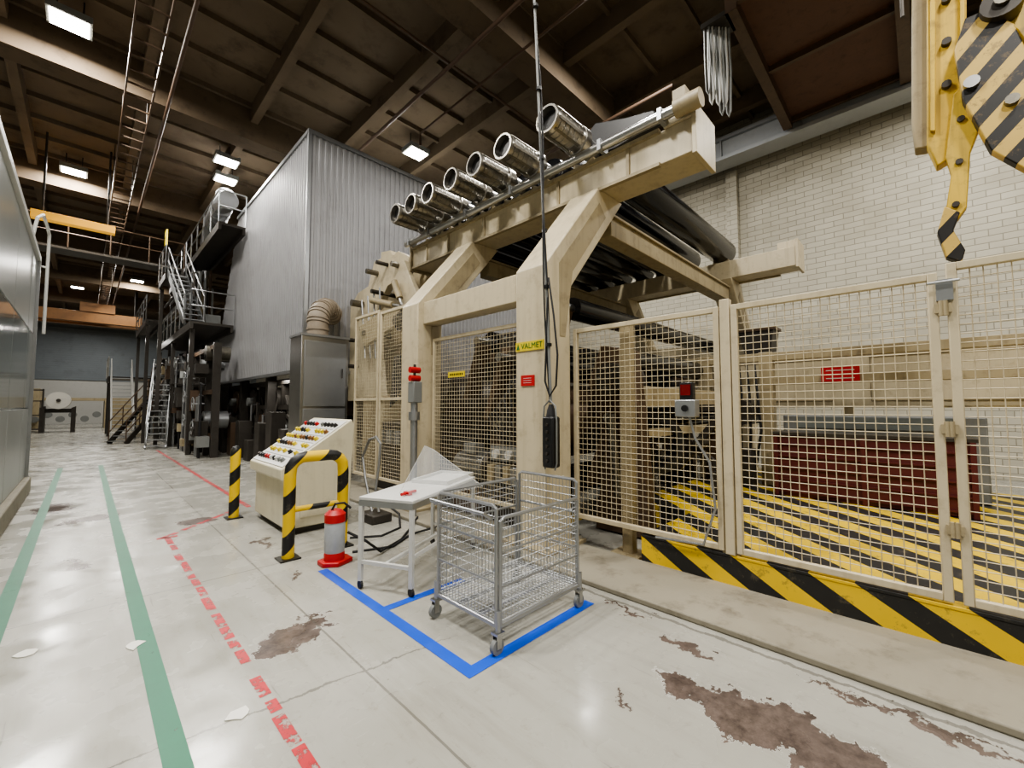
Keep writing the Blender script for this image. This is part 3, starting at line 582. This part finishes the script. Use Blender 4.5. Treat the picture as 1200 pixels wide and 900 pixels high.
# lever arm machine
t=thing('lever_machine','tall beige lever arm machine with black hoses rising behind the wire mesh cage','machine',(4.8,8,0))
def pl_(l,x): return [(P(u,v,X=x).y,P(u,v,X=x).z) for u,v in l]
mast=[(412,470),(414,362),(424,344),(440,334),(446,350),(450,372),(448,400),(454,470)]
head=[(436,340),(444,308),(452,304),(452,297),(463,295),(466,301),(472,296),(485,302),(484,318),(474,322),(471,330),(460,336),(452,352),(446,372)]
arm=[(472,312),(485,308),(490,322),(500,346),(497,370),(485,376),(482,354),(474,334)]
low=[(436,386),(462,370),(470,360),(488,362),(494,378),(474,388),(456,400),(444,408)]
for x in (4.7,5.35):
    build(MB().prism(pl_(mast,4.8),'x',x,x+.12),'mast_plate','beige',t,bev=.01)
    build(MB().prism(pl_(head,4.8),'x',x-.02,x+.14),'head_plate','beige',t,bev=.01)
    build(MB().prism(pl_(arm,4.8),'x',x-.14,x-.03),'drop_arm','beige',t,bev=.01)
    build(MB().prism(pl_(low,4.8),'x',x-.26,x-.15),'lower_arm','beige2',t,bev=.01)
for u,v,r_ in ((478,314,.06),(448,322,.06),(460,312,.045),(489,364,.07),(444,392,.07),(430,358,.08),(454,345,.05),(424,400,.05),(424,430,.05)):
    q=P(u,v,X=4.8); build(MB().cyl((4.4,q.y,q.z),(5.5,q.y,q.z),r_,18),'pivot_pin','chuck' if r_>.055 else 'dark',t)
for (ua,va,ub,vb) in ((436,352,484,362),(462,330,474,366)):
    a=P(ua,va,X=4.45); b=P(ub,vb,X=4.45); build(MB().cyl(a,b,.035,12),'hydraulic_rod','steel',t); build(MB().cyl(a,a.lerp(b,.55),.07,14),'cylinder_barrel','beige2',t)
for k in range(4):
    a=P(424+7*k,352-5*k,X=4.5); b=P(428+6*k,420,X=4.5); build(MB().cyl(a,b,.02,8),'grease_line','galv',t)
y0=min(p[0] for p in pl_(mast,4.8)); build(MB().box(4.65,y0-.1,0,5.45,y0+.9,pl_(mast,4.8)[0][1]+.1),'base','beige2',t,bev=.02)
q=P(478,378,X=4.5); build(MB().cyl((4.3,q.y,q.z),(4.9,q.y,q.z),.19,20),'drive','black',t); build(MB().cyl((4.2,q.y,q.z),(4.3,q.y,q.z),.1,12),'drive_hub','chuck',t)
for k in range(9): 
    o=V((4.12+.03*k,6.3+.15*k,0)); build(MB().tube([o+V((.3,.2,3.0-.1*k)),o+V((0,.1,2.6)),o+V((-.14,0,2.15-.07*k)),o+V((-.05,-.2,1.8)),o+V((.1,-.1,1.5)),o+V((.2,0,1.25))],.024),'hydraulic_hose','rubber',t)
build(MB().box(4.0,6.3,.0,4.6,7.6,1.3),'hydraulic_block','dark',t,bev=.03)
for k in range(4): build(MB().box(3.95,6.4+.3*k,.9,4.0,6.6+.3*k,1.15),'valve','grey',t,bev=.01)
# ---------------------------------------------------------------- metal enclosure
t=thing('machine_hood','tall corrugated grey metal machine hood beside the aisle','machine hood',(6.5,15,0))
HX,HY,ZT,ZB=3.6,10.45,8.25,2.5
def corr(ax,fixed,a0,a1,ztop,zbot,sgn,pitch=.15,dep=.028):
    vs=[];fs=[];a=a0;prof=[(0,0),(.35,0),(.5,1),(.85,1)]
    while a<a1-.001:
        for fr,d in prof:
            s_=a+fr*pitch
            if s_>a1: break
            x=(fixed+sgn*dep*d,s_) if ax=='y' else (s_,fixed+sgn*dep*d)
            vs.append((x[0],x[1],zbot(s_)));vs.append((x[0],x[1],ztop(s_)))
        a+=pitch
    m=len(vs)//2
    for i in range(m-1): fs.append((2*i,2*i+2,2*i+3,2*i+1))
    return MB().add(vs,fs)
build(corr('y',HX,HY,20.4,lambda y: ZT if y<17.2 else ZT-(y-17.2)/3.2*(ZT-ZB-.05),lambda y:ZB,-1),'side_sheet','corr',t)
build(corr('x',HY,HX,12.0,lambda x:ZT,lambda x:ZB,-1),'end_sheet','corr',t)
build(MB().box(HX-.05,HY-.05,ZB,HX+.03,HY+.03,ZT+.05).box(HX-.06,HY-.06,ZT,12,HY+.02,ZT+.1).box(HX-.06,HY,ZT,HX+.02,17.2,ZT+.1).box(HX-.06,HY-.06,ZB-.08,12,HY+.02,ZB).box(HX-.06,HY,ZB-.08,HX+.02,20.4,ZB),'edge_trim','galv',t)
build(MB().box(HX+.05,HY+.05,ZT-.1,12,17.2,ZT),'roof','grey',t)
for x in (3.9,11.5):
    for y in (10.8,14,17,20): build(MB().box(x-.12,y-.12,0,x+.12,y+.12,ZB),'support','dark',t)
t=thing('drying_section','dark paper machine rolls and frames under the corrugated hood','paper machine',(6.5,15,0))
for k in range(9):
    y=11.2+k*1.15; build(MB().box(4.05,y-.07,0,4.25,y+.07,2.4),'upright','dark',t); build(MB().bar((4.1,y,.4),(4.1,y+.9,1.9),.1,.1,up=(1,0,0)),'brace','dark',t)
for z in (.5,1.5,2.25): build(MB().box(4.03,11,z,4.27,20.5,z+.14),'rail','dark',t)
for k in range(8):
    y=11.8+k*1.15; z=.95 if k%2 else 1.75
    build(MB().cyl((4.0,y,z),(9.5,y,z),.42,28),'dryer_roll','brown' if k%3==0 else 'dark',t)
    build(MB().cyl((3.85,y,z),(4.0,y,z),.14,12),'bearing','grey',t)
for k in range(16):
    y=10.9+k*.62; build(MB().tube([(3.7,y,0),(3.7,y,.5+random.random()*1.3),(3.95,y+.1,.6+random.random()*1.3)],.025,6),'pipe','galv' if k%2 else 'dark',t)
for k in range(9):
    y=10.9+k*1.05; h=.4+random.random()*1.2; build(MB().box(3.35,y,0,3.7,y+.45,h),'control_box',random.choice(['dark','dark','brown','dark']),t,bev=.01)
t=thing('machine_block','dark machine block with pipes in shadow behind the near mesh panels','machine',(8,9,0))
build(MB().box(5.8,8.9,0,11.5,9.3,2.4),'block','dark',t)
for k in range(5): build(MB().cyl((5.6,8.5,.5+.45*k),(11.6,8.5,.5+.45*k),.12,14),'pipe','brown',t)
t=thing('steel_cabinet','tall stainless steel cabinet in front of the corrugated hood','cabinet',(3.5,9.2,0))
build(MB().box(3.02,8.95,.05,4.0,9.6,3.05),'body','steel',t,bev=.01)
for z0,z1 in ((1.6,2.95),(.15,1.55)): build(MB().box(3.08,8.93,z0,3.94,8.95,z1),'door','galv',t,bev=.004)
build(MB().box(3.0,8.93,3.05,4.02,9.62,3.1),'rim','galv',t); build(MB().box(3.0,8.93,0,4.02,9.62,.05),'plinth','dark',t)
build(MB().cyl((3.85,8.9,2.2),(3.85,8.9,2.4),.012,8),'handle','dark',t)
t=thing('insulated_duct','grey beige ribbed elbow duct rising from the stainless cabinet into the hood','duct',(3.5,9.3,3.1))
pts=[V((3.45,9.25,3.1)),V((3.45,9.25,3.4))]+[V((3.45+.35*(1-math.cos(a)),9.25+.35*(1-math.cos(a)),3.4+.42*math.sin(a))) for a in (R(20),R(45),R(70),R(90))]+[V((4.05,10.0,3.82)),V((4.2,10.42,3.82))]
build(MB().tube(pts,.21,20),'duct_tube','tan',t)
for i in range(len(pts)-1):
    for f_ in (.0,.5):
        p=pts[i].lerp(pts[i+1],f_); d=(pts[i+1]-pts[i]).normalized(); build(MB().cyl(p-d*.02,p+d*.02,.228,20),'band','tan',t)
# ---------------------------------------------------------------- platforms and stairs
def rail(mb,pts,h=1.05,step=1.2,r=.022):
    for a,b in zip(pts[:-1],pts[1:]):
        a=V(a);b=V(b);n_=max(1,round((b-a).length/step))
        for i in range(n_+1): p=a.lerp(b,i/n_); mb.cyl(p,p+V((0,0,h)),r,6)
        for hh in (h,h*.5): mb.cyl(a+V((0,0,hh)),b+V((0,0,hh)),r,6)
    return mb
def platform(name,label,x0,y0,x1,y1,z,railpts,legs,m='galv'):
    t=thing(name,label,'walkway',((x0+x1)/2,(y0+y1)/2,0))
    build(MB().box(x0,y0,z-.08,x1,y1,z).box(x0,y0,z-.25,x0+.08,y1,z-.08).box(x1-.08,y0,z-.25,x1,y1,z-.08),'deck','dark',t)
    build(rail(MB(),[(a,b,z) for a,b in railpts]),'railing',m,t)
    for a,b in legs: build(MB().box(a-.06,b-.06,0,a+.06,b+.06,z-.25),'leg','dark',t)
def stair(label,p0,p1,w,m='white',n_=None,rm='white'):
    p0=V(p0);p1=V(p1);d=p1-p0; sd=V((-d.y,d.x,0)).normalized()*w/2; n_=n_ or max(3,int(abs(d.z)/.2))
    t=thing('staircase',label,'stairs',p0)
    for s_ in (-1,1): build(MB().bar(p0+sd*s_,p1+sd*s_,.04,.2),'stringer',m,t)
    for i in range(n_):
        p=p0+d*((i+.5)/n_); f_=V((d.x,d.y,0)).normalized(); build(MB().bar(p-f_*.13,p+f_*.13,w,.03),'tread','galv',t)
    for s_ in (-1,1): build(rail(MB(),[p0+sd*s_,p1+sd*s_],.95,1.0,.022),'handrail',rm,t)
platform('access_platform','lower dark access platform with railings left of the corrugated hood',2.3,17,3.5,26,4.4,[(2.3,26),(2.3,17),(3.5,17)],[(2.4,17.3),(2.4,21.5),(2.4,25.8),(3.4,21.5)])
platform('access_platform','upper walkway with railings along the top of the corrugated hood',2.75,15.8,3.5,27,7.5,[(2.75,27),(2.75,15.8),(3.5,15.8)],[(2.85,20.6),(2.85,26.8)])
platform('access_platform','high walkway with railings crossing above the aisle',-1.8,22.1,2.7,23,7.4,[(-1.8,22.1),(2.7,22.1)],[(-1.7,22.5)],'brown')
platform('access_platform','small landing with railings halfway above the lower platform',1.9,20.0,2.7,22.0,6.6,[(1.9,22),(1.9,20.0)],[(2.0,21.9)],'galv')
stair('steel stair climbing from the lower platform to the upper landing',(2.45,17.4,4.4),(2.25,20.0,6.6),.55,'galv',rm='galv')
stair('white railed stair down to the aisle floor, far left',(1.3,27.5,0),(1.3,31,3.2),.8)
stair('dark railed short stair beside the far white stair',(1.0,24.5,0),(2.3,25.6,1.9),.8,'dark',rm='brown')
stair('pale stair rising over the coating machine under the platforms',(1.9,20.6,0),(2.25,22.8,2.6),.6,'galv',rm='galv')
platform('access_platform','low pale platform at the head of the far white stair',.8,31,3.0,34,3.2,[(.8,31),(.8,34)],[(.9,31.2),(.9,33.8)],'white')
platform('access_platform','middle catwalk with railings under the upper walkway',1.7,24,2.25,29,5.4,[(1.7,24),(1.7,29)],[(1.8,24.2),(1.8,28.8)],'galv')
build(MB().box(1.9,20.2,7.7,1.95,20.6,8.3),'yellow_notice','yellow',label='yellow notice board above the steel stair landing',cat='sign')
t=thing('exhaust_duct','grey ribbed exhaust duct above the hood walkway','duct',(3.3,17,8))
build(MB().tube([(3.15,16.6,8.6),(3.2,18,8.9),(3.3,20,8.9),(3.5,22,8.6)],.3,16),'duct_tube','galv',t)
for k in range(8): build(MB().cyl((3.17+.03*k,17+.5*k,8.85),(3.17+.03*k,17.05+.5*k,8.85),.33,16),'band','galv',t)
t=thing('pipe_rack','bundle of pipes running beside the hood above the lower platform','pipe',(3.0,22,5))
for k in range(9):
    x=2.5+.11*k; z=5.6+.17*((k*5)%9); build(MB().tube([(x,18.5+k*.2,4.4),(x,18.5+k*.2,z),(x,19+k*.2,z+.1),(x,27,z+.1)],.05,8),'pipe',('galv','dark','brown','grey','beige2')[k%5],t)
for k in range(6): 
    y=18.2+1.4*k; build(MB().box(2.9,y,4.4,3.35,y+.6,4.9+.25*(k%3)),'equipment_box',('grey','beige2','dark')[k%3],t,bev=.01)
# far machinery
def clutter(label,x0,x1,y0,y1,h,n_,seed):
    random.seed(seed); t=thing('coating_machine',label,'machine',((x0+x1)/2,(y0+y1)/2,0))
    y=y0
    while y<=y1: build(MB().box(x0,y-.08,0,x0+.2,y+.08,h),'upright','dark',t); y+=1.1
    for z in (.6,h*.55,h-.2): build(MB().box(x0-.01,y0,z,x0+.21,y1,z+.14),'rail',random.choice(['dark','brown']),t)
    for k in range(n_):
        y=random.uniform(y0,y1);z=random.uniform(.4,h);r_=random.uniform(.12,.34)
        build(MB().cyl((x0-.1,y,z),(x1,y,z),r_,16),'roll',random.choice(['galv','brown','dark','chuck']),t)
    for k in range(n_):
        y=random.uniform(y0,y1);z=random.uniform(0,h-.6);w=random.uniform(.2,.6)
        build(MB().box(x0-.35,y,z,x0-.02,y+w,z+random.uniform(.2,.7)),'valve_box',random.choice(['grey','dark','dark','beige2','brown']),t)
    for k in range(n_):
        y=random.uniform(y0,y1);z=random.uniform(.3,h)
        build(MB().tube([(x0-.25,y,0),(x0-.25,y,z),(x0-.1,y+.3,z),(x0-.1,y+1.2,z+.1)],.03,6),'pipe',random.choice(['galv','galv','rubber']),t)
    for k in range(n_//2):
        y=random.uniform(y0,y1);z=random.uniform(.8,h-.3); mb=MB(); mb.tube([(x0-.4,y+.2*math.cos(a),z+.2*math.sin(a)) for a in [i*PI/6 for i in range(12)]],.018,6,True); mb.cyl((x0-.42,y,z),(x0-.1,y,z),.03,8)
        build(mb,'hand_wheel',random.choice(['galv','steel','dark']),t)
clutter('dark cluttered machine with rolls directly below the access platforms',2.75,5.5,21.0,27.5,3.8,22,3)
clutter('dark machine with rolls and pipes beyond the platforms',3.0,6.0,28.5,36,4.2,18,5)
clutter('dark machine with small boxes at the far low end of the hood',2.75,3.3,15.8,20.6,3.6,18,9)
t=thing('far_machine','pale machine with rolls across the far end of the hall','machine',(2,44,0))
for a in ((-3,43,0,-2.2,46,2.8),(1,43,0,6,46,2.2),(-2.2,43.5,2.0,1,45.5,2.2)): build(MB().box(*a),'frame','beige2',t)
for k in range(6): build(MB().cyl((-2.4+k*.6,42.8,.7+.3*(k%2)),(-2.4+k*.6,43.4,.7+.3*(k%2)),.22,14),'roll','grey',t)
t=thing('paper_roll','white paper roll on a dark stand at the far left end','paper roll',(-1.1,38,0))
build(MB().cyl((-1.15,37.4,1.95),(-1.15,38.8,1.95),.52,32),'roll','paper',t)
build(MB().cyl((-1.15,37.35,1.95),(-1.15,37.4,1.95),.1,16),'core','dark',t)
for x in (-1.9,-.6): build(MB().prism([(x,0),(x+.2,0),(x+.2,1.6),(x,1.5)],'y',37.5,38.7),'stand','dark',t)
build(MB().box(-1.7,38.0,1.2,-.6,38.2,1.45),'crossbar','dark',t)
t=thing('storage_rack','dark storage rack against the far left end','rack',(-3,40,0))
for z in (.1,1.0,1.9,2.6): build(MB().box(-4,40,z,-1.9,40.8,z+.06),'shelf','dark',t)
for x in (-4,-3,-1.95): build(MB().box(x,40,0,x+.06,40.8,2.7),'upright','dark',t)
t=thing('roller_door','blue grey ribbed roller door high on the far end wall','door',(-.5,55.9,0))
mb=MB().box(-7,55.8,4.0,7,55.98,8.8)
for k in range(24): mb.box(-7,55.76,4.05+k*.2,7,55.8,4.15+k*.2)
build(mb,'curtain','farwall',t)
for x in (-7.2,7): build(MB().box(x,55.7,0,x+.2,55.98,9),'guide','galv',t)
build(MB().box(-7,55.9,0,7,55.98,4.0),'lower_panel','white',t)
# ---------------------------------------------------------------- overhead
t=thing('bridge_crane','faintly glowing yellow crane girder crossing high above the aisle','crane',(-.5,20,7.6))
build(MB().box(-1.45,19.85,7.6,.5,20.15,7.85),'girder','girder_glow',t,bev=.01)
for x in (-1.2,.3): build(MB().cyl((x,20,7.85),(x,20,10.5),.03),'hanger','dark',t)
t=thing('bridge_crane','dull orange bridge crane girder across the far end of the hall','crane',(0,38,7.3))
for y in (39.5,41): build(MB().box(-7.9,y,7.2,2.6,y+.45,7.9),'girder','orange',t,bev=.02)
build(MB().box(-.5,39.4,7.9,1.2,41.5,8.5),'trolley','orange',t)
for x in (-7,2.3): build(MB().cyl((x,40.5,7.9),(x,40.5,10.5),.08),'hanger','dark',t)
lights=[(-.55,12.9,'bright ceiling light, nearest the top left corner'),(3.05,16.6,'bright ceiling light left of the hood, nearer of the pair'),(3.3,18.0,'bright ceiling light left of the hood, farther of the pair'),
 (7.3,11.6,'bright ceiling light above the corrugated hood'),(-.6,21.2,'second ceiling light along the aisle'),(-.6,33,'ceiling light far along the aisle above the orange crane'),(-.7,42,'farthest small ceiling light above the aisle'),(2.1,37,'small far ceiling light right of the aisle')]
def arealamp(x,y,z,p,sx=1.1,sy=.5):
    ld=bpy.data.lights.new('lamp','AREA'); ld.shape='RECTANGLE'; ld.size=sx; ld.size_y=sy; ld.energy=p; ld.color=(1,.965,.9)
    lo=bpy.data.objects.new('lamp',ld); COL.objects.link(lo); lo.location=(x,y,z); return lo
LP=(460,360,360,420,460,420,420,380)
for (x,y,lb),pw in zip(lights,LP):
    t=thing('ceiling_light',lb,'ceiling light',(x,y,9.9),group='ceiling lights of the hall')
    build(MB().box(x-.35,y-.3,9.9,x+.35,y+.3,10.05),'housing','grey',t)
    build(MB().box(x-.3,y-.25,9.88,x+.3,y+.25,9.9),'diffuser','lamp',t)
    for s_ in (-.2,.2): build(MB().cyl((x+s_,y,10.05),(x+s_,y,10.5),.015,6),'hanger','dark',t)
    arealamp(x,y,9.86,pw)
for x,y,z,p in ((-.6,4.5,9.9,560),(-1.5,-3,9.9,560),(3.2,-2.5,9.9,400),(8.2,4.4,9.9,280),(8.6,-3.5,9.9,360),(11.5,-1,8.9,130),(11.8,8,9.9,220),(1.8,3.0,9.9,280),(-1.5,9,9.9,260)): arealamp(x,y,z,p)
arealamp(2.0,18.5,3.9,40,.9,.2); arealamp(1.6,25,4.6,60,.9,.2); arealamp(6.5,4.6,3.9,30,.9,.2); arealamp(3.9,13,2.35,15,.2,.9); arealamp(1,50,8.5,300)  # fill lamps without fixtures, added to brighten machinery, inner bay and far end
def pipe(pts,r,m,lb,cat='pipe',name='ceiling_pipe'): build(MB().tube(pts,r,10),name,m,label=lb,cat=cat)
pipe([(5.5,-4,9.3),(5.5,24,9.3)],.045,'pipebr','thin brown pipe running under the ceiling above the reel stand')
pipe([(6.3,-4,9.25),(6.3,9.8,9.25),(6.3,9.8,8.9)],.03,'pipebr','thinner brown pipe bent down above the corrugated hood')
pipe([(1.2,-4,9.3),(1.2,50,9.3)],.04,'pipebr','long brown pipe under the ceiling over the aisle')
pipe([(9.6,4,9.3),(9.6,24,9.3)],.05,'pipebr','brown ceiling pipe above the far ends of the rolls')
pipe([(2.0,7.6,9.6),(9.4,7.6,9.6)],.03,'pipebr','thin brown conduit crossing under the ceiling in front of the hood')
t=thing('cable_tray','dark cable tray hung lengthwise under the ceiling above the aisle','cable tray',(.6,20,8.7))
mb=MB().box(.35,8,8.7,.38,50,8.82).box(.82,8,8.7,.85,50,8.82)
for k in range(80): mb.box(.38,8+k*.52,8.7,.82,8.04+k*.52,8.73)
build(mb,'tray','brown',t)
for k in range(9):
    for x in (.37,.83): build(MB().cyl((x,9+k*5,8.82),(x,9+k*5,10.5),.012,6),'hanger','dark',t)
t=thing('overhead_crane','large dull red brown crane underside below the ceiling at upper right','crane',(11,1.2,9.0))
build(MB().box(8.2,.1,9.25,12.9,2.2,9.42),'underside','rust',t)
for x in (8.2,10.5,12.8): build(MB().box(x,0.1,9.12,x+.1,2.2,9.25),'rib','brown',t)
for y in (-.1,2.2): build(MB().box(8.2,y,9.0,12.9,y+.2,9.5),'girder','brown',t)
for x in (8.6,12.4):
    for y in (.0,2.3): build(MB().cyl((x,y,9.5),(x,y,10.5),.05),'hanger','dark',t)
t=thing('festoon_cable','bunched pale festoon cable loops hanging from the red brown crane','cable',(8.4,2.5,7.2))
for k in range(7):
    p=V((8.25+.05*k,2.75-.045*k,9.0)); dep=1.35+.15*math.sin(k*2.1)+.07*k
    pts=[p+V((0,-.04,0)),p+V((.02,-.05,-dep*.5)),p+V((0,-.03,-dep+.1)),p+V((0,0,-dep)),p+V((0,.03,-dep+.1)),p+V((.02,.05,-dep*.5)),p+V((0,.04,0))]
    build(MB().tube(pts,.02,8),'cable_loop','white' if k%2 else 'grey',t)
build(MB().box(8.2,2.35,9.0,8.7,2.85,9.1),'trolley','dark',t)
t=thing('lifting_tackle','worn yellow crane lifting tackle with striped arms hanging at upper right','crane hook',(6.5,-.3,3.2))
QX=6.5
def pp_(l,x=QX): return [(P(u,v,X=x).y,P(u,v,X=x).z) for u,v in l]
build(MB().prism(pp_([(1068,-60),(1068,140),(1072,172),(1088,170),(1090,-60)]),'x',6.55,6.75),'mast','beige2',t,bev=.015)
build(MB().prism(pp_([(1086,-60),(1086,172),(1098,198),(1118,186),(1128,130),(1132,60),(1132,-60)]),'x',6.42,6.6),'mast_plate','ochre',t,bev=.015)
build(MB().prism(pp_([(1090,-60),(1090,160),(1096,160),(1096,-60)]),'x',6.36,6.42),'mast_flange','ochre',t,bev=.006)
build(MB().prism(pp_([(1124,-60),(1124,110),(1130,110),(1130,-60)]),'x',6.36,6.42),'mast_flange','ochre',t,bev=.006)
for v in (0,50,100): 
    q=P(1109,v,X=6.4); build(MB().cyl((6.36,q.y,q.z),(6.42,q.y,q.z),.04,10),'mast_bolt','dark',t)
build(MB().prism(pp_([(1108,190),(1116,120),(1138,98),(1160,116),(1150,150),(1136,185),(1132,248),(1122,262),(1108,250),(1114,210)]),'x',6.34,6.46),'bent_arm','ochre',t,bev=.01)
for u,v in ((1126,140),(1124,190),(1120,240)):
    q=P(u,v,X=6.34); build(MB().cyl((6.31,q.y,q.z),(6.34,q.y,q.z),.03,10),'arm_bolt','dark',t)
build(MB().prism(pp_([(1106,248),(1124,255),(1116,275),(1130,298),(1126,312),(1108,306),(1098,278)]),'x',6.32,6.46),'claw','clawst',t,bev=.008)
build(MB().prism(pp_([(1118,66),(1130,30),(1154,20),(1186,36),(1212,90),(1240,130),(1240,215),(1200,204),(1160,182),(1128,124)],6.3),'x',6.18,6.3),'striped_arm','clawst',t,bev=.01)
build(MB().prism(pp_([(1146,-40),(1160,16),(1190,36),(1200,50),(1250,60),(1250,-40)],6.3),'x',6.3,6.5),'sheave_block','ochre',t,bev=.02)
q=P(1173,8,X=6.2); build(MB().cyl((6.1,q.y,q.z),(6.3,q.y,q.z),.15,24),'sheave','dark',t); build(MB().cyl((6.05,q.y,q.z),(6.1,q.y,q.z),.06,12),'sheave_pin','chuck',t)
q=P(1138,100,X=6.2); build(MB().cyl((6.12,q.y,q.z),(6.5,q.y,q.z),.06,14),'pivot_pin','steel',t)
q=P(1185,120,X=6.2); build(MB().cyl((6.12,q.y,q.z),(6.3,q.y,q.z),.05,14),'pivot_pin','chuck',t)
for x,y in ((6.6,-.2),(6.6,.0),(6.4,-.5)): build(MB().cyl((x,y,6.2),(x,y,9.95),.02,8),'hoist_rope','dark',t)
w=bpy.data.worlds.new('world'); S.world=w; w.use_nodes=True; w.node_tree.nodes['Background'].inputs[0].default_value=(.8,.75,.7,1); w.node_tree.nodes['Background'].inputs[1].default_value=.05
